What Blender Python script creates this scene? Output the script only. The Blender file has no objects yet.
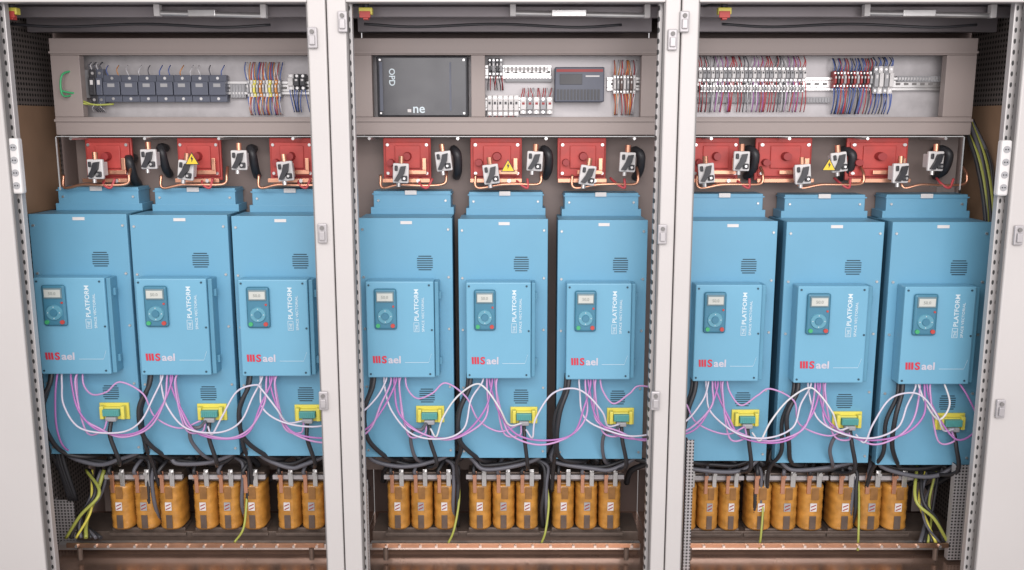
import bpy, bmesh, math, random
from mathutils import Vector, Matrix
random.seed(11)
scene=bpy.context.scene
COL=scene.collection
F=923.0; PITCH=math.radians(10.0); C=math.cos(PITCH); S=math.sin(PITCH); CY=-2.4; CZ=1.6
def W(px,py,y):
    u=(285-py)/F; r=(px-512)/F
    dy=C+S*u; dz=-S+C*u
    t=(y-CY)/dy
    return Vector((r*t,y,CZ+dz*t))
def X(px,y,py=285): return W(px,py,y).x
def Z(py,y): return W(512,py,y).z
# ---------------------------------------------------------------- materials
MATS={}
def mat(name,col,rough=0.5,metal=0.0,var=0.12,scale=14,bump=0.0,coat=0.0,spec=0.5):
    if name in MATS: return MATS[name]
    m=bpy.data.materials.new(name); m.use_nodes=True
    nt=m.node_tree; b=nt.nodes['Principled BSDF']
    n=nt.nodes.new('ShaderNodeTexNoise')
    n.inputs['Scale'].default_value=scale; n.inputs['Detail'].default_value=5
    geo=nt.nodes.new('ShaderNodeNewGeometry')
    nt.links.new(geo.outputs['Position'],n.inputs['Vector'])
    r=nt.nodes.new('ShaderNodeMix'); r.data_type='RGBA'
    r.inputs[6].default_value=(*[c*(1-var) for c in col],1)
    r.inputs[7].default_value=(*[min(1,c*(1+var)) for c in col],1)
    nt.links.new(n.outputs['Fac'],r.inputs[0]); nt.links.new(r.outputs[2],b.inputs['Base Color'])
    mr=nt.nodes.new('ShaderNodeMapRange'); mr.inputs[3].default_value=max(0.03,rough-0.1); mr.inputs[4].default_value=min(1,rough+0.1)
    nt.links.new(n.outputs['Fac'],mr.inputs[0]); nt.links.new(mr.outputs[0],b.inputs['Roughness'])
    b.inputs['Metallic'].default_value=metal; b.inputs['Coat Weight'].default_value=coat
    b.inputs['Specular IOR Level'].default_value=spec
    if bump>0:
        n2=nt.nodes.new('ShaderNodeTexNoise'); n2.inputs['Scale'].default_value=600
        nt.links.new(geo.outputs['Position'],n2.inputs['Vector'])
        bp=nt.nodes.new('ShaderNodeBump'); bp.inputs['Strength'].default_value=bump; bp.inputs['Distance'].default_value=0.001
        nt.links.new(n2.outputs['Fac'],bp.inputs['Height']); nt.links.new(bp.outputs[0],b.inputs['Normal'])
    MATS[name]=m; return m
def perf(name,col,hole,axes,pitch,rad,rough=0.45,metal=0.3):
    m=bpy.data.materials.new(name); m.use_nodes=True; nt=m.node_tree; b=nt.nodes['Principled BSDF']
    geo=nt.nodes.new('ShaderNodeNewGeometry'); sp=nt.nodes.new('ShaderNodeSeparateXYZ')
    nt.links.new(geo.outputs['Position'],sp.inputs[0])
    outs=[]
    for a,p in zip(axes,pitch):
        d=nt.nodes.new('ShaderNodeMath'); d.operation='DIVIDE'; d.inputs[1].default_value=p
        nt.links.new(sp.outputs[a],d.inputs[0])
        f=nt.nodes.new('ShaderNodeMath'); f.operation='FRACT'; nt.links.new(d.outputs[0],f.inputs[0])
        s=nt.nodes.new('ShaderNodeMath'); s.operation='SUBTRACT'; s.inputs[1].default_value=0.5; nt.links.new(f.outputs[0],s.inputs[0])
        q=nt.nodes.new('ShaderNodeMath'); q.operation='POWER'; q.inputs[1].default_value=2
        ab=nt.nodes.new('ShaderNodeMath'); ab.operation='ABSOLUTE'; nt.links.new(s.outputs[0],ab.inputs[0]); nt.links.new(ab.outputs[0],q.inputs[0])
        outs.append(q)
    ad=nt.nodes.new('ShaderNodeMath'); nt.links.new(outs[0].outputs[0],ad.inputs[0]); nt.links.new(outs[1].outputs[0],ad.inputs[1])
    lt=nt.nodes.new('ShaderNodeMath'); lt.operation='LESS_THAN'; lt.inputs[1].default_value=rad*rad; nt.links.new(ad.outputs[0],lt.inputs[0])
    mx=nt.nodes.new('ShaderNodeMix'); mx.data_type='RGBA'; mx.inputs[6].default_value=(*col,1); mx.inputs[7].default_value=(*hole,1)
    nt.links.new(lt.outputs[0],mx.inputs[0]); nt.links.new(mx.outputs[2],b.inputs['Base Color'])
    b.inputs['Roughness'].default_value=rough; b.inputs['Metallic'].default_value=metal
    return m
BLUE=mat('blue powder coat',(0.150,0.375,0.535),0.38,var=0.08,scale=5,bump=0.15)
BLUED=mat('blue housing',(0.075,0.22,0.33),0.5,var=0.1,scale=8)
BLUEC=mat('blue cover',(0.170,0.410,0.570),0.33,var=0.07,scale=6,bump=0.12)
BLUES=mat('blue hinge edge',(0.11,0.30,0.43),0.4)
KEYP=mat('keypad teal',(0.060,0.21,0.31),0.4)
BEZ=mat('keypad bezel',(0.16,0.24,0.27),0.35)
KNOB=mat('keypad ring',(0.12,0.33,0.43),0.35)
DISP=mat('display',(0.56,0.58,0.54),0.25)
DIGIT=mat('display digits',(0.28,0.30,0.28),0.3)
DARK=mat('dark slot',(0.03,0.075,0.11),0.6)
WHITE=mat('white plastic',(0.70,0.68,0.67),0.45)
PRINT=mat('white print',(0.66,0.76,0.80),0.5,var=0.02)
FRAME=mat('light grey paint',(0.555,0.53,0.515),0.38,var=0.06,scale=3,bump=0.2)
FRAMED=mat('grey gasket',(0.20,0.19,0.185),0.6)
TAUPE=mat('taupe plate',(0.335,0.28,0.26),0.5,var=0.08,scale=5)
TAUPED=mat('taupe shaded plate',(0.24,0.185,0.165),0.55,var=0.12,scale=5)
WARM=mat('warm brown panel',(0.40,0.25,0.16),0.5,var=0.25,scale=9)
ZINC=mat('galvanised plate',(0.46,0.44,0.445),0.42,0.25,var=0.25,scale=30)
STEEL=mat('bright steel',(0.66,0.65,0.64),0.3,0.8)
IRON=mat('laminated iron',(0.15,0.115,0.095),0.45,0.4,var=0.35,scale=50)
BROWN=mat('brown interior',(0.17,0.12,0.105),0.5,0.1,var=0.3,scale=6)
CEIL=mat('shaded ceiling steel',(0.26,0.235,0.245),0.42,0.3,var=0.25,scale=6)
COPPER=mat('copper',(0.74,0.38,0.25),0.3,0.85,var=0.2)
BRASSY=mat('tarnished copper bar',(0.46,0.28,0.19),0.33,0.85,var=0.35,scale=25)
FLOORM=mat('base plate steel',(0.46,0.31,0.24),0.2,0.8,var=0.4,scale=9)  # reddish reflection on the floor steel is mixed into this base colour
RED=mat('red insulator',(0.50,0.065,0.055),0.5,var=0.25,scale=30)
REDD=mat('dark red insulator',(0.33,0.035,0.035),0.5)
BLACK=mat('black plastic',(0.035,0.035,0.04),0.4)  # black raised a little so the colour carries haze of the omitted glass
BLK2=mat('black cable',(0.03,0.03,0.034),0.45)  # also raised: glass haze put into the cable black
SLATE=mat('slate module',(0.095,0.105,0.14),0.45)
ORANGE=mat('varnished coil',(0.50,0.235,0.045),0.32,var=0.6,scale=42,coat=0.35)
ORD=mat('coil end',(0.27,0.13,0.04),0.4,var=0.5,scale=40)
YEL=mat('yellow connector',(0.78,0.70,0.12),0.4)
GREEN=mat('green plastic',(0.06,0.40,0.16),0.4)
TEAL=mat('teal plug',(0.10,0.36,0.34),0.4)
GYEL=mat('green yellow wire',(0.40,0.43,0.09),0.45)
REDW=mat('red wire',(0.50,0.07,0.08),0.45)
BLUW=mat('blue wire',(0.09,0.15,0.42),0.45)
PURP=mat('purple cable',(0.44,0.18,0.46),0.4,var=0.05)
MAGE=mat('pink purple cable',(0.54,0.30,0.55),0.4,var=0.05)
LAV=mat('lavender cable',(0.62,0.58,0.68),0.42,var=0.05)
WHW=mat('white wire',(0.68,0.67,0.69),0.45)
GREY=mat('grey plastic',(0.36,0.36,0.37),0.5)
GREYC=mat('grey cable',(0.12,0.12,0.14),0.45)
ORW=mat('orange wire',(0.7,0.3,0.08),0.45)
CONC=mat('concrete floor',(0.3,0.29,0.28),0.6)
LOGO_R=mat('logo red',(0.60,0.04,0.07),0.45,var=0.02)
LOGO_D=mat('logo pale',(0.58,0.55,0.62),0.45,var=0.02)
SIDEP=perf('perforated side sheet',(0.26,0.225,0.21),(0.03,0.027,0.025),(1,2),(0.014,0.014),0.30)
POSTP=perf('perforated post',(0.52,0.50,0.49),(0.06,0.06,0.06),(0,2),(0.0125,0.025),0.24)
MESHP=perf('perforated guard sheet',(0.50,0.48,0.48),(0.06,0.055,0.055),(0,2),(0.009,0.009),0.32)
EDGE=mat('polycarbonate edge',(0.55,0.56,0.56),0.2)
# ---------------------------------------------------------------- mesh helpers
def box(bm,x0,x1,y0,y1,z0,z1,mi=0,bev=0,seg=2):
    r=bmesh.ops.create_cube(bm,size=1)
    vs=r['verts']
    for v in vs:
        v.co=Vector(((x0+x1)/2+v.co.x*(x1-x0),(y0+y1)/2+v.co.y*(y1-y0),(z0+z1)/2+v.co.z*(z1-z0)))
    fs=set(f for v in vs for f in v.link_faces)
    for f in fs: f.material_index=mi
    if bev>0:
        es=list(set(e for v in vs for e in v.link_edges))
        rr=bmesh.ops.bevel(bm,geom=es,offset=bev,segments=seg,affect='EDGES',profile=0.5)
        for f in rr['faces']: f.material_index=mi
def cyl(bm,p0,p1,r,mi=0,seg=14,r2=None):
    p0=Vector(p0);p1=Vector(p1); d=p1-p0
    q=d.to_track_quat('Z','Y').to_matrix().to_4x4()
    M=Matrix.Translation((p0+p1)/2)@q
    rr=bmesh.ops.create_cone(bm,cap_ends=True,segments=seg,radius1=r,radius2=r if r2 is None else r2,depth=d.length,matrix=M)
    for f in set(f for v in rr['verts'] for f in v.link_faces): f.material_index=mi
def prism(bm,pts,y0,y1,mi=0):
    a=[bm.verts.new((p[0],y0,p[1])) for p in pts]; b=[bm.verts.new((p[0],y1,p[1])) for p in pts]
    n=len(pts); fs=[bm.faces.new(a),bm.faces.new(b[::-1])]
    for i in range(n): fs.append(bm.faces.new((a[i],b[i],b[(i+1)%n],a[(i+1)%n])))
    for f in fs: f.material_index=mi
def spline(pts,n=7):
    P=[Vector(p) for p in pts]; P=[P[0]*2-P[1]]+P+[P[-1]*2-P[-2]]; out=[]
    for i in range(1,len(P)-2):
        for k in range(n):
            t=k/n; a,b,c,d=P[i-1],P[i],P[i+1],P[i+2]
            out.append(0.5*((2*b)+(c-a)*t+(2*a-5*b+4*c-d)*t*t+(3*b-a-3*c+d)*t**3))
    out.append(P[-2]); return out
def tube(bm,pts,r,mi=0,seg=8,n=7):
    pts=spline(pts,n); up=Vector((0.3,1,0.2)).normalized(); rings=[]
    for i,p in enumerate(pts):
        t=(pts[min(i+1,len(pts)-1)]-pts[max(i-1,0)])
        if t.length<1e-7: t=Vector((0,0,1))
        t.normalize(); up=(up-t*up.dot(t))
        if up.length<1e-5: up=t.orthogonal()
        up.normalize(); s=t.cross(up)
        rings.append([bm.verts.new(p+(up*math.cos(a)+s*math.sin(a))*r) for a in [2*math.pi*k/seg for k in range(seg)]])
    for a,b in zip(rings,rings[1:]):
        for k in range(seg):
            f=bm.faces.new((a[k],a[(k+1)%seg],b[(k+1)%seg],b[k])); f.material_index=mi; f.smooth=True
    bm.faces.new(rings[0][::-1]).material_index=mi; bm.faces.new(rings[-1]).material_index=mi
def tag(o,label=None,cat=None,group=None,kind=None):
    if label:o['label']=label
    if cat:o['category']=cat
    if group:o['group']=group
    if kind:o['kind']=kind
def finish(name,bm,mats,parent=None,loc=None,label=None,cat=None,group=None,kind=None):
    bmesh.ops.recalc_face_normals(bm,faces=bm.faces)
    me=bpy.data.meshes.new(name); bm.to_mesh(me); bm.free()
    for m in (mats if isinstance(mats,(list,tuple)) else [mats]): me.materials.append(m)
    o=bpy.data.objects.new(name,me); COL.objects.link(o)
    if parent: o.parent=parent
    if loc is not None: o.location=loc
    tag(o,label,cat,group,kind); return o
def empty(name,loc,label,cat,group=None):
    o=bpy.data.objects.new(name,None); o.empty_display_size=0.05; o.location=loc; COL.objects.link(o); tag(o,label,cat,group); return o
def P(name,mats,parent,fn,**k):
    bm=bmesh.new(); fn(bm); return finish(name,bm,mats,parent,**k)
def B(name,m,parent,x0,x1,y0,y1,z0,z1,bev=0,**k):
    return P(name,m,parent,lambda bm: box(bm,min(x0,x1),max(x0,x1),min(y0,y1),max(y0,y1),min(z0,z1),max(z0,z1),0,bev),**k)
def dup(root,loc,scale=(1,1,1)):
    kids={}
    for o in bpy.data.objects:
        if o.parent: kids.setdefault(o.parent.name,[]).append(o)
    def rec(o,par):
        c=o.copy(); COL.objects.link(c)
        if par is not None: c.parent=par
        for ch in kids.get(o.name,[]): rec(ch,c)
        return c
    c=rec(root,None); c.location=loc; c.scale=scale; return c
def text(name,s,size,m,parent,loc,rot=0,ext=0.0004,bold=0.0,sx=1.0,align='LEFT'):
    cu=bpy.data.curves.new(name,'FONT'); cu.body=s; cu.size=size; cu.extrude=ext; cu.offset=bold; cu.align_x=align; cu.resolution_u=3
    o=bpy.data.objects.new('tmp',cu); COL.objects.link(o); bpy.context.view_layer.update()
    me=bpy.data.meshes.new_from_object(o.evaluated_get(bpy.context.evaluated_depsgraph_get()))
    bpy.data.objects.remove(o)
    me.transform(Matrix.Rotation(math.radians(90),4,'X')@Matrix.Rotation(math.radians(rot),4,'Z')@Matrix.Scale(sx,4,(1,0,0)))
    me.materials.clear(); me.materials.append(m); me.name=name
    ob=bpy.data.objects.new(name,me); COL.objects.link(ob); ob.parent=parent; ob.location=loc; return ob
# ---------------------------------------------------------------- ground
bm=bmesh.new(); box(bm,-4,4,-4,2,-0.05,0); finish('floor',bm,CONC,kind='structure',label='smooth grey concrete floor under the cabinets')
# ---------------------------------------------------------------- cabinets
YD=-0.20; YB=0.20
ztop=CZ+0.285; zflo=CZ-1.194
YF=0.09
WL=X(12,0,215); WR=X(1012,0,215)
def cabinet(ol,il,ir,orr,fr_l,fr_r,windows,label,pl,pr,wall=None):
    xl,xr=X(ol,YD),X(orr,YD); gl,gr=X(il,YD),X(ir,YD)
    root=empty('electrical_cabinet',((xl+xr)/2,0,0),label,'cabinet','row of joined control cabinets')
    ox=(xl+xr)/2
    def b(name,m,par,x0,x1,y0,y1,z0,z1,bev=0,**k): return B(name,m,par,x0-ox,x1-ox,y0,y1,z0,z1,bev,**k)
    b('back_panel',BROWN,root,xl+.001,xr-.001,YB+.11,YB+.115,zflo,ztop)
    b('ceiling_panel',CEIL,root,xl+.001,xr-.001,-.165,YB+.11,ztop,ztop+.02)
    b('base_plate',FLOORM,root,xl+.001,xr-.001,-.165,YB+.11,zflo-.02,zflo)
    b('plinth',FRAMED,root,xl+.01,xr-.01,-.14,YB+.1,0.001,zflo-.021)
    b('corner_post',POSTP,root,xl+.002,gl+pl,-.165,-.145,zflo,ztop-.001,.002)
    b('corner_post',POSTP,root,gr-pr,xr-.002,-.165,-.145,zflo,ztop-.001,.002)
    def fr(bm):
        zs=[Z(38,YF),Z(55,YF),Z(117,YF),Z(135,YF)]
        x0,x1=X(fr_l,YF,60)-ox,X(fr_r,YF,60)-ox
        box(bm,x0,x1,YF,YF+.03,zs[1],zs[0],0,.002); box(bm,x0,x1,YF,YF+.03,zs[3],zs[2],0,.002)
        box(bm,x0,x1,YF-.006,YF-.0005,zs[1]+.004,zs[1]+.009,0); box(bm,x0,x1,YF-.006,YF-.0005,zs[2]-.012,zs[2]-.006,0)
        e=[x0]+[X(v,YF,85)-ox for w in windows for v in w]+[x1]
        for i in range(0,len(e),2):
            if e[i+1]-e[i]>.004: box(bm,e[i]+.0005,e[i+1],YF+.001,YF+.029,zs[2]+.0005,zs[1]-.0005,0,.001)
    P('mounting_frame',TAUPE,root,fr)
    b('mounting_plate',ZINC,root,X(fr_l,YF,60)+.01,X(fr_r,YF,60)-.01,.165,.17,Z(135,YF)+.01,Z(38,YF)-.004)
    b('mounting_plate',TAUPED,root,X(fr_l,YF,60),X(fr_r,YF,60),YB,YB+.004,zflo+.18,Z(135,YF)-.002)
    b('support_rail',STEEL,root,max(xl,WL)+.03,min(xr,WR)-.03,.02,.045,zflo+.012,zflo+.03,.002)
    b('support_rail',IRON,root,max(xl,WL)+.03,min(xr,WR)-.03,.07,.2,zflo+.005,zflo+.045,.002)
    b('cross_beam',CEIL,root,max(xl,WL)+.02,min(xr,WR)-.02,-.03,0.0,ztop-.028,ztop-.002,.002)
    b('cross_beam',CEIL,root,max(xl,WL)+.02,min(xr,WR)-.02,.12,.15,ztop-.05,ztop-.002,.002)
    if wall=='l':
        b('side_wall',SIDEP,root,WL-.004,WL,-.14,YB+.1,zflo,ztop-.002)
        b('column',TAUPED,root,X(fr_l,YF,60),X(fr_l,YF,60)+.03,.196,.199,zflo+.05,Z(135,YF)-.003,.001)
        b('side_panel',WARM,root,WL+.0005,WL+.003,-.05,YB+.08,Z(215,.05),Z(105,.05),.001)
        b('rib',TAUPE,root,WL+.0035,WL+.014,.02,.035,zflo+.01,ztop-.003,.001)
    if wall=='r':
        b('side_wall',SIDEP,root,WR,WR+.004,-.14,YB+.1,zflo,ztop-.002)
        b('column',TAUPE,root,X(fr_r,YF,60)-.03,X(fr_r,YF,60)+.02,.196,.199,zflo+.05,Z(135,YF)-.003,.001)
        b('side_panel',WARM,root,WR-.003,WR-.0005,-.05,YB+.08,Z(225,.05),Z(105,.05),.001)
        b('rib',TAUPE,root,WR-.014,WR-.0035,.02,.035,zflo+.01,ztop-.003,.001)
    zt=Z(2,YD); zb=zflo-.10
    door=bpy.data.objects.new('door',None); door.empty_display_size=.05; COL.objects.link(door); door.parent=root; door.location=(0,YD,0)
    def df(bm):
        for (a,c) in ((xl-ox+.0012,gl-ox),(gr-ox,xr-ox-.0012)):
            box(bm,a,c,0,.03,zb,zt+.06,0,.004,3)
        box(bm,gl-ox+.0003,gr-ox-.0003,.001,.029,zt,zt+.059,0,.002); box(bm,gl-ox+.0003,gr-ox-.0003,.001,.029,zb+.001,zb+.07,0,.002)
    P('door_frame',FRAME,door,df)
    P('gasket',FRAMED,door,lambda bm:box(bm,gl-ox+.0003,gl-ox+.003,.006,.022,zb+.075,zt-.001,0))
    P('gasket',FRAMED,door,lambda bm:box(bm,gr-ox-.003,gr-ox-.0003,.006,.022,zb+.075,zt-.001,0))
    return root,door,ox
def lock(door,ox,px,py,w=.022,h=.048):
    p=W(px,py,YD)
    def f(bm):
        x=p.x-ox; box(bm,x-w/2,x+w/2,-.010,-.0005,p.z-h/2,p.z+h/2,0,.003)
        box(bm,x-w*.3,x+w*.3,-.016,-.0102,p.z-h*.34,p.z+h*.12,0,.002)
        cyl(bm,(x,-.0102,p.z+h*.28),(x,-.014,p.z+h*.28),.005,1)
    P('latch',[ZINC,FRAMED],door,f)
cl=cabinet(-40,19,317,335,50,345,[(81,315)],'light grey steel cabinet frame beside perforated end wall',.008,.002,wall='l')
cm=cabinet(335.3,354,658,673,346,675,[(372,471),(485,641)],'light grey steel cabinet frame between two matching cabinets',.008,.010)
cr=cabinet(673.3,690,1003,1060,676,977,[(697,945)],'light grey steel cabinet frame with taupe inner column',.000,.014,wall='r')
for d,px,py in ((cl,323,233),(cl,324,400),(cl,313,38),(cm,343,22),(cm,662,234),(cm,655,400),(cm,672,40),(cr,684,22),(cr,1017,235),(cr,999,408)):
    lock(d[1],d[2],px,py)
for px0,px1,y,t,b_ in ((351,370,-.11,480,590),(647,662,-.11,470,590),(683,690,-.11,440,590),(56,76,.06,500,560),(950,970,-.03,465,560)):
    o=P('guard_sheet',MESHP,None,lambda bm:(box(bm,X(px0,y,b_-30),X(px1,y,b_-30),y,y+.002,max(zflo+.001,Z(b_,y)),Z(t,y),0),box(bm,X(px0,y,b_-30),X(px0,y,b_-30)+.004,y+.002,y+.02,max(zflo+.001,Z(b_,y)),Z(t,y),0)))
    tag(o,'perforated grey metal guard sheet standing on the base plate','guard','perforated guard sheets')
# ---------------------------------------------------------------- shield frames in front of the switches
for a,b_ in ((58,312),(352,655),(694,962)):
    y=.045
    root=empty('shield_frame',(X((a+b_)/2,y,160),y,Z(190,y)),'thin clear plastic trim in front of the red insulators','shield','plastic shield trims')
    ox,oz=root.location.x,root.location.z
    x0,x1=X(a,y,160)-ox,X(b_,y,160)-ox; h=Z(137,y)-oz
    P('edge_trim',EDGE,root,lambda bm:(box(bm,x0,x1,-.001,.004,h+.0003,h+.0022),box(bm,x0-.002,x0-.0003,-.001,.004,0,h),box(bm,x1+.0003,x1+.002,-.001,.004,0,h)))
    for k in range(4):
        xx=x0+(x1-x0)*(.06+.29*k)
        P('stand_off',STEEL,root,lambda bm:(cyl(bm,(xx,.15,h-.004),(xx,-.006,h-.004),.004,0,10)))
# ---------------------------------------------------------------- motor drive
H=.657
DG='row of blue motor drives'
dr=empty('motor_drive',(0,0,0),'light blue motor drive with keypad and yellow connector','motor drive',DG)
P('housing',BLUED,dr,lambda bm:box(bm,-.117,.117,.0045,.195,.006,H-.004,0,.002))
def fp(bm):
    box(bm,-.1225,.1225,0,.004,0,H,0,.0015)
    box(bm,-.1225,-.1205,.0045,.03,0.002,H-.002,0); box(bm,.1205,.1225,.0045,.03,0.002,H-.002,0)
    box(bm,-.119,.119,.0045,.115,H-.003,H-.0005,0)
fpo=P('front_panel',BLUE,dr,fp)
def tc(bm):
    box(bm,-.098,.112,.116,.194,H-.002,H+.062,0,.002)
    box(bm,-.101,.115,.113,.194,H+.0525,H+.0555,0); box(bm,-.106,.120,.1155,.194,H-.003,H+.018,0,.001)
tco=P('terminal_cover',BLUE,dr,tc)
for sx in (-.085,.098): P('screw',STEEL,tco,lambda bm:cyl(bm,(sx,.116,H+.036),(sx,.113,H+.036),.004,0,10,.003))
P('tag',WHITE,dr,lambda bm:(box(bm,-.012,.02,.110,.1128,H+.052,H+.064,0,.001),box(bm,-.006,.014,.1092,.1098,H+.056,H+.060,0)))
P('tag',WHITE,fpo,lambda bm:box(bm,-.012,.018,-.0012,-.0002,H-.016,H-.008))
for sx in (-.112,.112):
    for sz in (.02,.20,.36,.50,H-.03):
        P('screw',STEEL,fpo,lambda bm:cyl(bm,(sx,0,sz),(sx,-.003,sz),.0042,0,10,.003))
for zc in (H-.119,H-.482):
    def vf(bm):
        for k in range(7):
            dz=(k-3)*.0060; hw=.0205 if abs(k-3)<3 else .017; box(bm,.05-hw,.05+hw,-.0008,-.0001,zc+dz-.0014,zc+dz+.0014)
    P('vent',DARK,fpo,vf)
CT,CB=H-.16,H-.418; cx0,cx1=-.1,.088
def cc(bm):
    box(bm,cx0,cx1-.012,-.05,-.0003,CB,CT,0,.003); box(bm,cx1-.011,cx1,-.043,-.0003,CB+.002,CT-.002,1,.002)
    box(bm,cx1-.0005,cx1+.006,-.03,-.02,CT-.05,CT-.03,1,.001); box(bm,cx1-.0005,cx1+.006,-.03,-.02,CB+.03,CB+.05,1,.001)
cco=P('control_cover',[BLUEC,BLUES],dr,cc)
for sx,sz in ((cx0+.008,CT-.01),(cx1-.024,CT-.01),(cx0+.008,CB+.01),(cx1-.024,CB+.01),(cx1-.018,(CT+CB)/2)):
    P('screw',DARK,cco,lambda bm:cyl(bm,(sx,-.05,sz),(sx,-.0515,sz),.0028,0,8))
kx=cx0+.022; kw=.058; kz1=CT-.018; kz0=kz1-.108
kp=P('keypad',[KEYP,BEZ],dr,lambda bm:(box(bm,kx,kx+kw,-.060,-.0502,kz0,kz1,0,.006,3),box(bm,kx+.006,kx+kw-.006,-.0635,-.0602,kz1-.035,kz1-.007,1,.0015)))
P('display',DISP,kp,lambda bm:box(bm,kx+.009,kx+kw-.009,-.0645,-.0636,kz1-.031,kz1-.011))
text('lettering','50.0',.011,DIGIT,kp,(kx+.019,-.0648,kz1-.025),bold=.0)
km=(kx+kw/2,kz0+.036)
P('selector_ring',KNOB,kp,lambda bm:(cyl(bm,(km[0],-.0601,km[1]),(km[0],-.064,km[1]),.0205,0,28,.019)))
P('button',KEYP,kp,lambda bm:cyl(bm,(km[0],-.0641,km[1]),(km[0],-.067,km[1]),.010,0,20,.009))
for a in range(4):
    an=a*math.pi/2; q=(km[0]+.0148*math.cos(an),km[1]+.0148*math.sin(an))
    P('button',PRINT,kp,lambda bm:cyl(bm,(q[0],-.0641,q[1]),(q[0],-.0650,q[1]),.0018,0,3))
P('button',GREEN,kp,lambda bm:cyl(bm,(kx+.010,-.0601,kz0+.011),(kx+.010,-.0645,kz0+.011),.0055,0,14),label='green round start button')
P('button',RED,kp,lambda bm:cyl(bm,(kx+kw-.010,-.0601,kz0+.011),(kx+kw-.010,-.0645,kz0+.011),.0055,0,14),label='red round stop button')
P('button',RED,kp,lambda bm:cyl(bm,(kx+kw-.008,-.0601,kz0+.062),(kx+kw-.008,-.0625,kz0+.062),.0028,0,10))
tx=cx0+.136
text('lettering','PLATFORM',.0160,PRINT,cco,(tx,-.0506,CT-.105),rot=90,bold=.0002,sx=1.08)
text('lettering','THE',.0105,PRINT,cco,(tx-.002,-.0506,CT-.1315),rot=90,bold=.0,sx=.85)
def bx(bm):
    a,b_,c,d=tx-.013,tx+.001,CT-.134,CT-.109; t=.0009
    box(bm,a,b_,-.0512,-.0503,c,c+t);box(bm,a,b_,-.0512,-.0503,d-t,d);box(bm,a,a+t,-.0512,-.0503,c+t,d-t);box(bm,b_-t,b_,-.0512,-.0503,c+t,d-t)
P('lettering_border',PRINT,cco,bx)
text('lettering','SPACE VECTORIAL',.0090,PRINT,cco,(tx+.0145,-.0506,CT-.134),rot=90,bold=.0,sx=1.22)
LZ=CB+.040
def lg(bm):
    for k in range(3):
        x=cx0+.014+k*.0072; prism(bm,[(x+.001,LZ),(x+.0062,LZ),(x+.0052,LZ+.019),(x,LZ+.019)],-.0512,-.0503)
P('logo',LOGO_R,cco,lg)
text('logo','S',.027,LOGO_R,cco,(cx0+.0375,-.0506,LZ),bold=.0008,sx=1.08)
text('logo','ael',.027,LOGO_D,cco,(cx0+.0545,-.0506,LZ),bold=.0006,sx=1.12)
P('logo_line',PRINT,cco,lambda bm:(box(bm,cx0+.098,cx1-.028,-.0508,-.0503,LZ+.001,LZ+.0018),prism(bm,[(cx1-.028,LZ+.001),(cx1-.028,LZ+.002),(cx1-.020,LZ+.026),(cx1-.020,LZ+.0245)],-.0508,-.0503)))
kn0,kn1=H-.556,H-.510
def cn(bm):
    box(bm,.020,.096,-.006,-.0003,kn0,kn1,0,.001)
    box(bm,.026,.036,-.024,-.0062,kn0+.005,kn1-.005,0,.002); box(bm,.080,.090,-.024,-.0062,kn0+.005,kn1-.005,0,.002)
    box(bm,.0362,.0798,-.018,-.0062,kn0+.004,kn1-.009,0,.002)
cno=P('connector',YEL,dr,cn)
P('plug',TEAL,cno,lambda bm:[box(bm,.037,.079,-.032,-.0182,kn0+.016,kn1-.012,0,.001)]+[box(bm,.039+.005*k,.042+.005*k,-.0335,-.0322,kn0+.018,kn1-.014,0) for k in range(8)])
P('plug',GREY,cno,lambda bm:box(bm,.044,.072,-.036,-.0182,kn0+.002,kn0+.0145,0,.003))
D=[(28,126,214,454),(129,227,215,455),(231,327,216,456),(358,452,218,457),(458,548,219,458),(558,648,220,459),(686,778,221,461),(787,885,222,463),(893,992,222,465)]
drives=[]
for i,(a,b_,t,bt) in enumerate(D):
    xa,xb=X(a,0,t),X(b_,0,t); zt=Z(t,0); zb=Z(bt,0)
    loc=((xa+xb)/2,0,zb); sc=((xb-xa)/.245,1,(zt-zb)/H)
    r_=dr if i==0 else dup(dr,loc,sc)
    drives.append((r_,loc,sc))
dr.location=drives[0][1]; dr.scale=drives[0][2]
# ---------------------------------------------------------------- red fuse bases
SG='red insulated fuse bases'
rs=empty('fuse_base',(0,0,0),'red moulded fuse base with copper bar behind plastic trim','fuse base',SG)
def rb(bm):
    box(bm,-.06,.06,.03,.04,0,.105,0,.002)
    box(bm,-.054,.056,.022,.0298,.010,.094,0,.002)
    box(bm,-.030,.034,.017,.0218,.030,.086,0,.002)
P('base',RED,rs,rb)
for sx in (-.048,.050):
    for sz in (.018,.088):
        P('screw',STEEL,rs,lambda bm:cyl(bm,(sx,.0218,sz),(sx,.018,sz),.004,0,8))
P('insulator',REDD,rs,lambda bm:cyl(bm,(.002,.0168,.060),(.002,-.004,.060),.011,0,16,.009))
P('insulator',REDD,rs,lambda bm:cyl(bm,(-.040,.0218,.045),(-.040,.002,.045),.009,0,16,.008))
P('copper_bar',COPPER,rs,lambda bm:(box(bm,-.06,.06,-.002,.008,-.004,.006,0,.001)))
P('copper_bar',COPPER,rs,lambda bm:(box(bm,-.012,.050,.006,.010,.016,.026,0,.001),box(bm,.040,.050,.004,.0095,.0262,.056,0,.001)))
P('bolt',STEEL,rs,lambda bm:cyl(bm,(.03,-.0025,.001),(.03,-.009,.001),.005,0,6))
rp=[(81,128),(174,218),(267,312),(382,430),(470,522),(558,607),(692,741),(758,815),(850,912)]
for i,(a,b_) in enumerate(rp):
    y=.105; t=Z(138,y); bt=Z(181,y); xa,xb=X(a,y,160),X(b_,y,160)
    loc=((xa+xb)/2,y,bt); sc=((xb-xa)/.12,1,(t-bt)/.105)
    if i==0: l0=(loc,sc)
    else: dup(rs,loc,sc)
rs.location,rs.scale=l0
hg='white cable clamps on the fuse bases'
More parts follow.
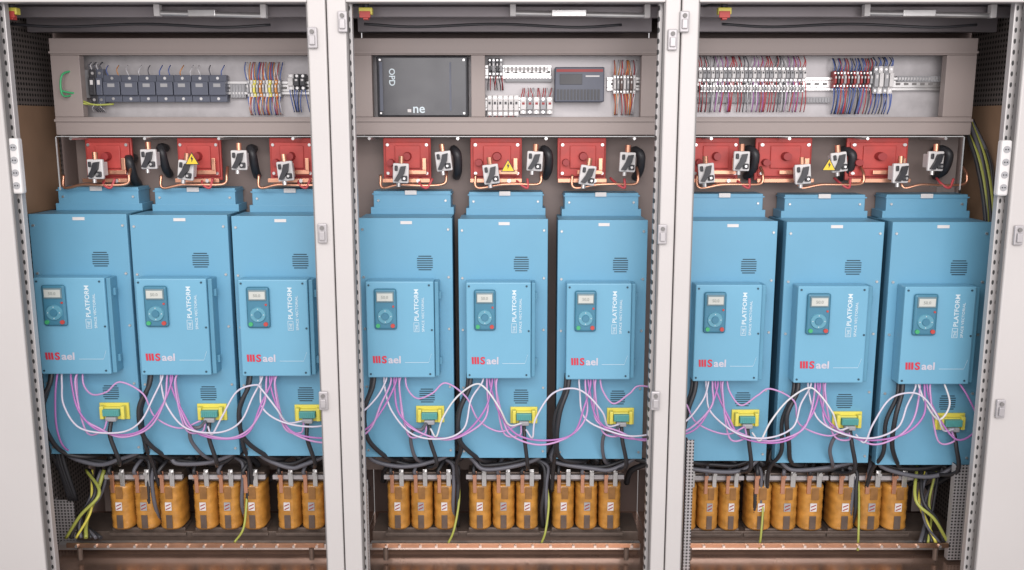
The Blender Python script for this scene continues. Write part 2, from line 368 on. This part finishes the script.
wh=empty('cable_clamp',(0,0,0),'white cable clamp with slanted black lever and bolt','cable clamp',hg)
P('body',WHITE,wh,lambda bm:(box(bm,-.021,.021,-.012,.0,-.026,.026,0,.003),box(bm,-.016,.016,.0005,.03,-.018,.018,0,.001)))
P('lever',BLACK,wh,lambda bm:(prism(bm,[(-.017,-.020),(-.006,-.022),(.010,.0),(.014,.020),(.0,.018),(-.006,.0)],-.024,-.0125),box(bm,.003,.018,-.02,-.0125,-.020,-.006,0,.002),box(bm,-.016,-.008,-.018,-.0125,.006,.020,0,.002)))
P('terminal',COPPER,wh,lambda bm:(cyl(bm,(0,-.006,.0262),(0,-.006,.045),.007,0,12)))
P('terminal',STEEL,wh,lambda bm:(cyl(bm,(-.006,-.006,-.0262),(-.006,-.006,-.036),.006,0,12)))
P('bolt',STEEL,wh,lambda bm:cyl(bm,(.010,-.0202,-.013),(.010,-.026,-.013),.0035,0,6))
cp=[(97,169),(150,159),(187,170),(240,160),(286,171),(401,173),(444,161),(491,174),(535,161),(587,175),(627,162),(706,173),(741,161),(802,174),(838,162),(899,173),(934,161)]
for i,(a,b_) in enumerate(cp):
    l=W(a,b_,.075)
    if i==0: l0=l
    else:
        c=dup(wh,l,(1,1,1)); c.rotation_euler=(0,random.uniform(-.14,.14),random.uniform(-.1,.1))
wh.location=l0
wm=mat('warning yellow',(0.85,0.60,0.04),0.5,var=.03)
for i,(a,b_) in enumerate(((192,159),(508,166),(829,165))):
    p=W(a,b_,.047)
    o=P('warning_sign',[wm,BLACK],None,lambda bm:(prism(bm,[(-.019,-.015),(.019,-.015),(0,.018)],-.001,.0005,1),prism(bm,[(-.0155,-.013),(.0155,-.013),(0,.0145)],-.0016,-.0011,0),prism(bm,[(-.001,-.002),(-.003,.002),(.002,.009),(.001,.003),(.004,.002),(-.001,-.009)],-.0022,-.0017,1)),loc=p)
    tag(o,'yellow triangular high voltage sign with black bolt on shield','sign','high voltage signs')
def cable(pts,r,m,name,label,group,seg=8,n=7):
    o=Vector(pts[0]); bm=bmesh.new(); tube(bm,[Vector(p)-o for p in pts],r,0,seg,n)
    ob=finish(name,bm,m,None,loc=o); tag(ob,label,'cable',group); return ob
for i,(a,b_) in enumerate(cp):
    if b_<165 or i in(0,):
        p=W(a+(9 if i else 30),b_-6,.13)
        cable([p+Vector((.0,.05,.012)),p+Vector((.002,.01,.014)),p+Vector((.012,-.01,-.0)),p+Vector((.012,.01,-.04)),p+Vector((.006,.05,-.06))],.012,BLK2,'power_cable','thick black power cable bending beside a red fuse base','black cables behind the shields')
for i,(rt,loc,sc) in enumerate(drives):
    p=Vector((loc[0]+.01,.10,Z(186,.10))); j=random.uniform(-.01,.01)
    cable([p+Vector((-.085,0,.03)),p+Vector((-.08,-.01,-.004)),p+Vector((-.03+j,-.012,.004)),p+Vector((.03,-.012,.003+j*.3)),p+Vector((.085,-.005,.006)),p+Vector((.092,.0,.03)),p+Vector((.09,.02,.05))],.004,COPPER,'copper_conductor','bare copper conductor bent above a blue drive','bare copper conductors')
    cable([p+Vector((.02,.02,.02)),p+Vector((.025+j,-.01,.006)),p+Vector((.045+j,-.014,-.004)),p+Vector((.055,-.005,.02))],.0035,REDW,'red_conductor','short red insulated conductor beside a white clamp','short red conductors')
# ---------------------------------------------------------------- devices on the upper plates
def rail(px0,px1,py,y=.155):
    x0,x1=X(px0,y,py),X(px1,y,py); z=Z(py,y)
    def f(bm):
        box(bm,x0,x1,.0,.008,-.010,.010,0,.001); box(bm,x0,x1,-.006,-.0005,.011,.017,0); box(bm,x0,x1,-.006,-.0005,-.017,-.011,0)
        k=x0+.01
        while k<x1-.012: box(bm,k,k+.012,-.0012,-.0002,-.003,.003,1); k+=.022
    o=P('mounting_rail',[STEEL,FRAMED],None,f,loc=(0,y,z))
    tag(o,'galvanised top hat rail fixed on the zinc plate','rail','mounting rails')
for a in ((84,312,88),(485,551,72),(607,641,84),(485,548,104),(697,944,84)): rail(*a)
def row(name,label,cat,px0,px1,py0,py1,n,mats_,y=.135,wires=0,wcols=(REDW,),up=None,down=None,gap=.0012,detail=WHITE):
    x0,x1=X(px0,y,(py0+py1)/2),X(px1,y,(py0+py1)/2); z1,z0=Z(py0,y),Z(py1,y); h=z1-z0
    root=empty(name,((x0+x1)/2,y,z0),label,cat); w=(x1-x0)/n
    for k in range(n):
        a=x0-root.location.x+k*w; m=mats_[k%len(mats_)]
        def f(bm):
            box(bm,a+gap/2,a+w-gap/2,0,.022,0,h,0,.001)
            box(bm,a+gap,a+w-gap,-.010,-.0003,h*.25,h*.75,0,.0015)
            box(bm,a+w*.3,a+w*.7,-.0112,-.0104,h*.55,h*.68,1)
            cyl(bm,(a+w/2,-.0001,h*.88),(a+w/2,-.0014,h*.88),min(w*.25,.004),2,8); cyl(bm,(a+w/2,-.0001,h*.12),(a+w/2,-.0014,h*.12),min(w*.25,.004),2,8)
        P('module',[m,detail,STEEL],root,f)
    for k in range(wires):
        xx=x0-root.location.x+(k+.5)*(x1-x0)/wires
        m=wcols[(k*7+k//3)%len(wcols)]
        if up is not None:
            hz=Z(up,y)-z0; j=random.uniform(-.006,.006)
            P('wire',m,root,lambda bm:tube(bm,[(xx,.008,h*.9),(xx+j*.3,-.004,h+.006),(xx+j,-.001,h+(hz-h)*.6),(xx+j*1.2,.014,hz)],.0014,0,5,4))
        if down is not None:
            hz=Z(down,y)-z0; j=random.uniform(-.007,.007)
            P('wire',m,root,lambda bm:tube(bm,[(xx,.008,h*.1),(xx+j*.3,-.004,-.006),(xx+j,-.001,hz*.6),(xx+j*1.2,.014,hz)],.0014,0,5,4))
    return root
row('controller_rack','dark slate programmable controller modules on rail','controller',104,227,75,102,7,[SLATE],detail=GREY,wires=12,wcols=(BLUW,GREYC,WHW,ORW),up=65)
row('controller_rack','narrow black input module with light face plate','controller',90,104,69,104,2,[BLACK,SLATE],wires=7,wcols=(GREYC,WHW),up=62,down=112)
row('terminal_block_row','cream terminal blocks with blue, orange and white wires','terminal blocks',247,281,80,97,11,[GREY,WHITE,YEL,GREY,ORW],wires=24,wcols=(BLUW,WHW,ORW,BLUW,REDW,WHW),up=62,down=115)
row('terminal_block_row','small dark terminal pair beside the cream blocks','terminal blocks',288,306,74,90,3,[WHITE,BLACK,BLACK],wires=7,wcols=(BLUW,BLACK),down=112)
row('relay_row','row of pale grey plug-in relays with red wires','relays',698,806,67,82,26,[WHITE,GREY,GREY,WHITE,GREY],wires=46,wcols=(REDW,WHW,REDW,PURP,GREYC),up=56,down=112,detail=BLACK,gap=.0008)
row('terminal_block_row','strip of narrow grey terminals below the relays','terminal blocks',700,804,85,92,34,[GREY,WHITE,GREY],y=.128,gap=.0006)
row('terminal_block_row','red and black terminal blocks with blue wires','terminal blocks',833,872,71,88,12,[REDD,BLACK,REDD,GREY],wires=26,wcols=(BLUW,REDW,BLACK,GREYC,BLUW),up=58,down=114)
row('terminal_block_row','grey terminal blocks with bent blue and black wires','terminal blocks',873,893,66,94,4,[GREY,WHITE],wires=10,wcols=(BLUW,BLACK),up=57,down=114)
row('terminal_block_row','grey and white terminals with thin red wires','terminal blocks',613,636,75,94,7,[WHITE,GREY,BROWN],wires=16,wcols=(REDW,ORW,WHW),up=60,down=115)
row('breaker_row','white miniature breakers with dark toggles','breakers',487,519,95,116,6,[WHITE],detail=BLACK,wires=8,wcols=(REDW,WHW),down=118)
row('breaker_row','white breakers with red wires above','breakers',520,553,97,114,5,[WHITE,GREY],detail=REDD,wires=14,wcols=(REDW,REDW,WHW),up=88)
row('terminal_block_row','small grey black fuse terminals near window top','terminal blocks',488,503,58,76,4,[BLACK,GREY],wires=8,wcols=(BLACK,REDW),down=90)
row('terminal_block_row','row of white terminals below the rail','terminal blocks',504,548,66,72,11,[WHITE])
for a in ((505,552,77,82),(697,830,97,103),(897,942,76,82),(230,246,84,98)):
    y=.15; p0=W(a[0],a[2],y); p1=W(a[1],a[3],y)
    o=P('wiring_duct',GREY,None,lambda bm:[box(bm,0,p1.x-p0.x,0,.012,0,p0.z-p1.z,0,.001)]+[box(bm,k*.008+.002,k*.008+.006,-.003,-.0003,.002,(p0.z-p1.z)-.002,0) for k in range(int((p1.x-p0.x)/.008))],loc=(p0.x,y,p1.z))
    tag(o,'slotted grey plastic wiring duct on the zinc plate','wiring duct','slotted wiring ducts')
y=.115; p=W(78,98,y)
ps=empty('power_supply',p,'grey power supply with green yellow earth wires','power supply')
P('case',[GREY,BLACK,WHITE],ps,lambda bm:(box(bm,-.012,.022,0,.03,0,.075,0,.002),box(bm,-.010,.018,-.004,-.0003,.045,.068,1,.001),box(bm,-.01,.0,-.0035,-.0004,.01,.03,2)))
for k in range(4):
    P('wire',GYEL if k%2==0 else GREEN,ps,lambda bm:tube(bm,[(-.01+.008*k,-.004,.01),(-.016,-.045,-.002+.006*k),(-.020,-.05,.03),(-.014,-.045,.06),(0.0,-.005,.072)] if k%2 else [(.0,0,.0),(.01+.01*k,-.02,-.012),(.05,-.01,-.018),(.09,.01,-.016)],.0026,0,6,6))
y=.10; a=W(376,56,y); b_=W(468,117,y); w=b_.x-a.x; h=a.z-b_.z
bb=empty('control_computer',(a.x,y,b_.z),'flat black computer box with white lettering and slim bezel','computer')
bz=mat('glossy black',(0.02,0.021,0.028),0.18,var=.1)
P('case',BLACK,bb,lambda bm:box(bm,0,w,.004,.06,0,h,0,.003))
P('front_panel',[bz,SLATE],bb,lambda bm:(box(bm,.004,w-.004,0,.0036,.004,h-.004,0,.001),box(bm,w*.80,w*.82,-.001,-.0002,h*.1,h*.9,1),box(bm,.008,.016,-.001,-.0002,h*.1,h*.9,1)))
text('lettering','ne',.034,PRINT,bb,(w*.39,-.001,h*.07),bold=.0005)
P('lettering',WHITE,bb,lambda bm:box(bm,w*.335,w*.375,-.0012,-.0003,h*.08,h*.13))
text('lettering','OPD',.022,PRINT,bb,(w*.14,-.001,h*.80),rot=-90,bold=.0003)
for k in range(4):
    cxx=(.01,w-.01)[k%2]; czz=(.01,h-.01)[k//2]
    P('screw',STEEL,bb,lambda bm:cyl(bm,(cxx,-.0002,czz),(cxx,-.003,czz),.003,0,8))
y=.11; a=W(555,67,y); b_=W(604,102,y); w=b_.x-a.x; h=a.z-b_.z
hm=empty('controller_unit',(a.x,y,b_.z),'dark grey controller unit with red stripe and ribbed lower part','controller')
P('case',[SLATE,REDD,BLACK,WHITE],hm,lambda bm:[box(bm,0,w,0,.045,0,h,0,.003),box(bm,.004,w-.004,-.0012,-.0002,h*.86,h*.94,1),box(bm,w*.1,w*.55,-.002,-.0003,h*.5,h*.8,2,.0005),box(bm,w*.62,w*.9,-.001,-.0003,h*.72,h*.76,3)]+[box(bm,.006+k*.009,.011+k*.009,-.003,-.0003,h*.06,h*.36,2) for k in range(int((w-.012)/.009))])
# ---------------------------------------------------------------- ceiling items
for a,b_,yy in ((160,262,13),(515,645,13),(868,990,13)):
    y=-.06; p0=W(a,yy,y); p1=W(b_,yy,y); L=p1.x-p0.x
    r_=empty('door_stay',p0,'thin metal stay arm with bracket under the cabinet roof','stay arm','roof stay arms')
    P('rod',STEEL,r_,lambda bm:(cyl(bm,(0,0,0),(L,0,-.006),.0065,0,12),box(bm,L*.28,L*.55,-.008,.008,-.009,.008,0,.002)))
    P('bracket',WHITE,r_,lambda bm:box(bm,-.012,.002,-.01,.01,-.008,.02,0,.001))
    P('bracket',WHITE,r_,lambda bm:box(bm,L-.002,L+.012,-.01,.01,-.012,.02,0,.001))
for a in (12,366,724):
    p=W(a,13,-.12)
    s_=empty('door_switch',p,'small red and yellow door limit switch with cable','switch','door limit switches')
    P('body',[YEL,RED,BLACK],s_,lambda bm:(box(bm,-.016,.016,-.01,.01,-.004,.012,0,.002),box(bm,-.014,.012,-.014,-.0105,-.012,.003,1,.001),box(bm,-.006,.006,-.01,.01,-.016,-.0045,1,.001),cyl(bm,(0,0,.012),(0,0,.026),.008,2,10)))
    P('cable',BLK2,s_,lambda bm:tube(bm,[(0,0,.022),(-.02,.01,.022),(-.04,.04,.02)],.003,0,6,5))
    p=W(a+10,24,.0)
    cable([p+Vector((-.03,0,.0)),p+Vector((.1,.01,-.006)),p+Vector((.3,.02,.002)),p+Vector((.5,.0,-.008)),p+Vector((.62,.02,.0))],.0035,BLK2,'sensor_cable','thin black cable tied along the cabinet roof','roof cables')
for px,py in ((17,166),(1003,168)):
    y=-.18; p=W(px,py,y)
    so=empty('socket_strip',p,'white multi-way socket strip fixed on the cabinet post','socket strip','white socket strips')
    P('body',WHITE,so,lambda bm:box(bm,-.013,.013,-.010,.012,-.066,.066,0,.005))
    for k in range(4): P('outlet',GREY,so,lambda bm:(cyl(bm,(0,-.0101,-.046+.030*k),(0,-.0112,-.046+.030*k),.0085,0,16)))
    for k in range(4): P('outlet_hole',BLACK,so,lambda bm:(cyl(bm,(-.003,-.0113,-.046+.030*k),(-.003,-.0118,-.046+.030*k),.0018,0,8),cyl(bm,(.003,-.0113,-.046+.030*k),(.003,-.0118,-.046+.030*k),.0018,0,8)))
# ---------------------------------------------------------------- reactors
RG='row of three-coil reactors'
rc=empty('reactor',(0,0,0),'three amber varnished coils on a dark iron core','reactor',RG)
P('yoke',IRON,rc,lambda bm:box(bm,-.095,.095,.02,.075,.138,.165,0,.002))
P('yoke',IRON,rc,lambda bm:box(bm,-.095,.095,.02,.075,-.03,-.002,0,.002))
P('clamp',ZINC,rc,lambda bm:box(bm,-.10,.10,.008,.0195,.148,.160,0,.001))
P('clamp',IRON,rc,lambda bm:box(bm,-.10,.10,.008,.0195,-.022,-.012,0,.001))
for k in (-1,0,1):
    cx=k*.0635
    def cf(bm):
        n=28; rows=[]; ph=random.uniform(0,6)
        for zi in range(0,33):
            z=.000+zi*(.134/32); e=min(zi,32-zi)
            ins=.005 if e==0 else (.0018 if e==1 else (.0011 if zi%2 else 0))+.0005*math.sin(zi*.9+ph)
            ring=[]
            for q in range(n):
                a=2*math.pi*q/n; ca,sa=math.cos(a),math.sin(a); p_=3.2
                rr=(abs(ca)**p_+abs(sa)**p_)**(-1/p_)
                ring.append(bm.verts.new((cx+(.0306-ins)*rr*ca,.047+(.049-ins)*rr*sa,z)))
            rows.append(ring)
        for a_,b2 in zip(rows,rows[1:]):
            for q in range(n):
                f=bm.faces.new((a_[q],a_[(q+1)%n],b2[(q+1)%n],b2[q])); f.smooth=True
        bm.faces.new(rows[0][::-1]); bm.faces.new(rows[-1])
        box(bm,cx-.02,cx+.02,.010,.085,-.002,.1375,1,.004)
    P('coil',[ORANGE,ORD],rc,cf)
    P('terminal',COPPER,rc,lambda bm:(box(bm,cx-.018,cx-.008,-.004,.003,.112,.176,0,.001),cyl(bm,(cx-.013,-.004,.165),(cx-.013,-.012,.165),.006,0,6)))
    P('terminal',STEEL,rc,lambda bm:(box(bm,cx+.006,cx+.018,.0,.006,.130,.180,0,.001),cyl(bm,(cx+.012,.0,.170),(cx+.012,-.008,.170),.006,0,6)))
    P('lead',BLK2 if k else GREYC,rc,lambda bm:tube(bm,[(cx-.013,-.006,.168),(cx-.015,-.012,.180),(cx-.008+.004*k,.005,.198),(cx+.005,.04,.215)],.005,0,7,5))
    def lab(bm):
        x0,x1=cx-.008,cx+.008; box(bm,x0,x1,-.0044,-.0022,.060,.084,0)
        for q in range(2):
            zz=.062+q*.010; prism(bm,[(x0+.002,zz),(x0+.014,zz+.006),(x0+.014,zz+.009),(x0+.002,zz+.003)],-.0052,-.0046,1)
    P('label_plate',[GREY if k==0 else WHITE,REDD],rc,lab)
    P('insulation_strip',IRON,rc,lambda bm:box(bm,cx-.008,cx+.008,-.0045,-.0022,.006,.046,0,.001))
    P('tape',ORD,rc,lambda bm:box(bm,cx-.006,cx+.012,-.0042,-.0022,.094,.130,0,.001))
xs=[(107,181),(191,264),(275,348),(386,456),(468,539),(552,622),(677,742),(748,826),(832,911)]
for i,(a,b_) in enumerate(xs):
    y=.055; x0,x1=X(a,y,505),X(b_,y,505); z0=Z(530+(1.0*(i//6)),y)
    loc=((x0+x1)/2,y,z0); sc=((x1-x0)/.190,1,1.0)
    if i==0:l0=(loc,sc)
    else: dup(rc,loc,sc)
rc.location,rc.scale=l0
for a,b_ in ((66,324),(372,640),(676,950)):
    y=-.03; x0,x1=X(a,y,545),X(b_,y,545)
    bb=empty('copper_busbar',((x0+x1)/2,y,Z(548,y)),'long flat copper earth bar with bolts above the base plate','busbar','copper earth bars')
    L=(x1-x0)/2
    P('bar',BRASSY,bb,lambda bm:box(bm,-L,L,0,.006,0,.013,0,.001))
    for k in range(14):
        xx=-L+.03+k*(2*L-.06)/13+random.uniform(-.012,.012); P('bolt',STEEL,bb,lambda bm:cyl(bm,(xx,0,.0065),(xx,-.007,.0065),.0042,0,6))
    for s in (-1,1): P('stand_off',IRON,bb,lambda bm:cyl(bm,(s*L*.9,.003,-.035),(s*L*.9,.003,-.0003),.007,0,12))
# ---------------------------------------------------------------- cables in front of drives
def R(a=.008): return random.uniform(-a,a)
V=Vector
PL=('purple signal cable looping between two blue drives','purple signal cables'); LL=('pale lavender signal cable looping between two blue drives','lavender signal cables')
BL='black control cables'
for i,(rt,loc,sc) in enumerate(drives):
    rx,_,rz=loc; zb=rz+CB*sc[2]; zc=rz+(H-.54)*sc[2]; y=-.03
    cxn=rx+.058*sc[0]
    last=(i==8)
    if not last:
        rn=drives[i+1][1][0]; zn=(drives[i+1][1][2]+CB*drives[i+1][2][2]); dxn=rn-rx
        for k in range(2):
            o_=.013*k; dp=R(.010)
            cable([V((rx-.035+o_+R(.004),y,zb+.01)),V((rx-.032+o_,y-.01,zb-.03)),V((rx-.008+R(.014),y-.03,zb-.095-o_)),V((rx+.035+R(.014),y-.04,zb-.142+dp)),V((cxn+.05+R(),y-.045,zb-.157-o_*.6+dp)),V((rx+dxn*.66+R(.012),y-.045,zb-.139+dp)),V((rn-.052+R(.014),y-.035,zn-.080+R(.015))),V((rn-.030-o_,y-.01,zn-.02)),V((rn-.030-o_,y,zn+.01))],.0027,(PURP,MAGE)[k],'signal_cable',*PL)
        dp=R(.018)
        if i!=4: cable([V((rx-.06,y,zb+.01)),V((rx-.058,y-.01,zb-.03)),V((rx-.042+R(),y-.035,zb-.09+R(.01))),V((rx+.01+R(.015),y-.05,zb-.132+dp)),V((cxn+.04,y-.055,zb-.142+dp)),V((rx+dxn*.60,y-.05,zb-.115+dp)),V((rn-.080+R(),y-.03,zn-.055)),V((rn-.055,y-.01,zn-.012)),V((rn-.055,y,zn+.01))],.0025,LAV,'signal_cable',*LL)
        if i not in (0,2,5):
            pk=R(.018); q=.02*(i%3)
            cable([V((cxn+.005,y-.03,zc-.015)),V((cxn+.022,y-.05,zc-.03)),V((cxn+.042+pk,y-.05,zc+.02)),V((rx+dxn*.53+pk,y-.035,zb-.05+q*.5)),V((rx+dxn*.72+pk,y-.035,zb-.014-q*.4)),V((rn-.045,y-.045,zn-.02-q*.5)),V((rn-.005+R(),y-.055,zn-.07-q*.4)),V((rn+.015,y-.04,zn-.12)),V((rn+.05*sc[0],y-.022,zn-.122))],.0025,LAV if i%3 else WHW,'signal_cable','pale signal cable arching between two connectors','lavender signal cables')
        if i in (0,3,5,6):
            cable([V((rx-.005,y,zb+.01)),V((rx+.002,y-.015,zb-.03)),V((rx+.03,y-.03,zb-.06+R(.01))),V((rx+.07,y-.035,zb-.035+R(.012))),V((rx+.105,y-.03,zb-.014+R(.008))),V((rx+dxn*.62,y-.03,zb-.05)),V((rn-.08+R(.015),y-.03,zn-.11)),V((rn-.01,y-.035,zn-.14)),V((rn+.045,y-.022,zn-.124))],.0024,MAGE,'signal_cable','purple signal cable with a double bend between drives','purple signal cables')
    else:
        cable([V((rx-.025,y,zb+.01)),V((rx-.01,y-.02,zb-.06)),V((cxn-.01,y-.04,zb-.145)),V((cxn+.05,y-.03,zb-.11)),V((rx+.085,y-.02,zb-.04)),V((rx+.06,y,zb+.005))],.0027,PURP,'signal_cable','purple signal cable hanging in a loop below the keypad','purple signal cables')
        cable([V((rx-.05,y,zb+.01)),V((rx-.03,y-.02,zb-.05)),V((rx+.0,y-.04,zb-.09)),V((rx+.03,y-.03,zb-.05)),V((rx+.02,y,zb+.01))],.0026,WHW,'signal_cable','white signal cable hanging in a loop below the keypad','lavender signal cables')
    if i==0:
        cable([V((rx-.07,y,zb+.01)),V((rx-.078,y-.01,zb-.06)),V((rx-.082,y-.01,zb-.15)),V((rx-.078,y+.02,zb-.22)),V((rx-.07,.08,zb-.26))],.0027,PURP,'signal_cable','purple signal cable hanging straight down the drive','purple signal cables')
    cable([V((cxn-.008,y-.008,zc-.010)),V((cxn-.012,y-.03,zc-.030)),V((cxn-.055,y-.03,zc-.026+R(.012))),V((rx-.018,y-.02,zb-.03)),V((rx-.012,y,zb+.01))],.0026,MAGE,'signal_cable','purple signal cable bending into the yellow connector','purple signal cables')
    cable([V((rx-.085,y,zb+.01)),V((rx-.09,y-.01,zb-.03)),V((rx-.112+R(.006),y-.02,zb-.09)),V((rx-.112+R(.01),y-.01,zb-.17)),V((rx-.085+R(.02),.0,zb-.235)),V((rx-.04+R(.02),.04,zb-.26)),V((rx+.0,.14,zb-.27))],.0062,BLK2,'control_cable','black control cable running down beside a blue drive',BL)
    cable([V((rx-.092,y+.01,zb+.01)),V((rx-.098,y,zb-.04)),V((rx-.122,y,zb-.11)),V((rx-.118+R(.008),y+.01,zb-.2)),V((rx-.128+R(.01),.03,zb-.27)),V((rx-.125,.07,zb-.36))],.0056,BLK2,'control_cable','thick black cable running down beside a blue drive',BL)
    cable([V((cxn,y-.002,zc-.015)),V((cxn+.002,y-.018,zc-.05)),V((cxn+.012+R(),y-.005,zc-.12)),V((cxn+.0+R(),.02,zc-.155)),V((cxn-.03,.12,zc-.17))],.0056,BLK2,'control_cable','black control cable hanging from a yellow connector',BL)
    if i%2: cable([V((cxn-.008,y-.005,zc-.01)),V((cxn-.02,y-.025,zc-.02)),V((cxn-.045,y-.02,zc-.025)),V((cxn-.05,y-.0,zc-.07)),V((cxn-.03+R(),.01,zc-.13)),V((cxn+.0,.12,zc-.17))],.005,GREYC,'control_cable','dark grey cable bending off a yellow connector',BL)
    for k in range(4):
        xx=rx-.085+.055*k
        cable([V((xx,.12,rz+.02)),V((xx+R(.02),.10,rz-.012)),V((xx+.03+R(.03),.075+R(.02),rz-.03+R(.006))),V((xx+.05+R(.03),.09,rz-.045)),V((xx+.03+R(.03),.12,rz-.08)),V((xx+R(.02),.15,rz-.13))],.0085,BLK2,'power_cable','thick black power cable from drive down to reactor','black power cables',8)
    for k in range(2):
        cable([V((rx-.12,.06-.02*k,rz+.02)),V((rx-.10+R(.03),.05-.02*k,rz-.018)),V((rx-.03+R(.03),.045-.02*k,rz-.034+R(.010))),V((rx+.05+R(.02),.045-.02*k,rz-.03+R(.010))),V((rx+.11,.05-.02*k,rz-.0)),V((rx+.125,.07,rz+.03))],.0062,(BLK2,GREYC)[k],'power_cable','black cable sagging under a blue drive','black power cables')
    for k in range(2):
        if (i in (2,5,8)) : continue
        xo=.112+.012*k
        cable([V((rx+.05,.08,rz-.0)),V((rx+.08,.08,rz-.03)),V((rx+xo,.07,rz-.05)),V((rx+xo+R(.005),.06,rz-.10)),V((rx+xo+R(.005),.06,rz-.17)),V((rx+xo,.09,rz-.24))],.0055,(BLK2,GREYC)[(i+k)%2],'power_cable','dark cable dropping between two reactors','black power cables')
    if i in (1,3,4,6,7):
        xx=rx+.126+R(.006)
        cable([V((xx,.11,rz-.03)),V((xx+R(.01),.075,rz-.08)),V((xx+R(.01),.055,rz-.15)),V((xx-.005,.02,rz-.22)),V((xx-.02,-.02,rz-.245))],.0032,GYEL,'earth_cable','earth cable dropping between reactors onto the copper bar','earth cables')
for k in range(8):
    a=W(86+4*k+R(3),470,.08); b_=W(94+R(6),497+R(4),.00+.012*k); c=W(84+R(7),517+R(4),-.02+.012*k); d=W(66+5*k,538,-.01)
    cable([a,b_,c,d],(.0045,.0055,.0035)[k%3],(GYEL,BLK2,YEL,GREYC,GYEL,BLK2,GREYC,BLK2)[k],'earth_cable','yellow green or black cable curving at the cabinet end','earth cables')
    a=W(918+4*k+R(3),466,.08); b_=W(922+R(7)+k,497+R(4),.00+.012*k); c=W(930+R(7),520+R(4),-.02+.012*k); d=W(948-4*k,543,-.01)
    cable([a,b_,c,d],(.0045,.0055,.0035)[k%3],(GYEL,BLK2,GREYC,YEL,BLK2,GYEL,BLK2,GREYC)[k],'earth_cable','yellow green or black cable curving at the cabinet end','earth cables')
for k in range(7):
    x=WR-.048+.0052*k
    pts=[V((x-.02+R(.01),.17,Z(120,.17))),V((x+R(.006),.10,Z(165,.1))),V((x+.004+R(.005),.05,Z(225,.05))),V((x+.006,.03,Z(300,.03))),V((x-.002*k+R(.006),.03,Z(400,.03))),V((x-.02-.004*k,.03,Z(480,.03)))]
    cable(pts,.0055,[BLK2,GYEL,GREYC,BLK2,GYEL,BLK2,GREYC][k],'riser_cable','cable rising along the perforated end wall','riser cables')
for k in range(4):
    x=WL+.03+.006*k
    pts=[V((x,.06,Z(300,.06))),V((x+.004+R(.004),.04,Z(390,.04))),V((x+.01+R(.005),.03,Z(450,.03))),V((x+.03,.05,Z(500,.05)))]
    cable(pts,.006,BLK2,'riser_cable','black cable running down beside the end drive','riser cables')
# ---------------------------------------------------------------- lights
def area(loc,tgt,sx,sy,e,col):
    l=bpy.data.lights.new('area_light','AREA'); l.shape='RECTANGLE'; l.size=sx; l.size_y=sy; l.energy=e; l.color=col
    o=bpy.data.objects.new('unseen_area_light',l); COL.objects.link(o); o.location=loc
    o.rotation_euler=(Vector(tgt)-Vector(loc)).to_track_quat('-Z','Y').to_euler()
area((-.6,-2.8,3.1),(0,0,1.0),3.4,.6,44,(1,.96,.94))  # overhead room lamp, out of view
area((.6,-3.4,2.1),(0.1,0,1.1),3.0,1.4,72,(1,.96,.97))  # frontal fill behind the camera, added to brighten the cabinet interior; no fixture
w=bpy.data.worlds.new('World'); scene.world=w; w.use_nodes=True
w.node_tree.nodes['Background'].inputs[0].default_value=(0.96,0.92,0.94,1); w.node_tree.nodes['Background'].inputs[1].default_value=0.9
cam=bpy.data.cameras.new('cam'); cam.sensor_width=36; cam.lens=36*F/1024; cam.clip_end=100; cam.clip_start=.05
co=bpy.data.objects.new('camera',cam); COL.objects.link(co); co.location=(0,CY,CZ); co.rotation_euler=(math.radians(90)-PITCH,0,0)
scene.camera=co
scene.view_settings.view_transform='Standard'; scene.view_settings.look='None'; scene.view_settings.exposure=0
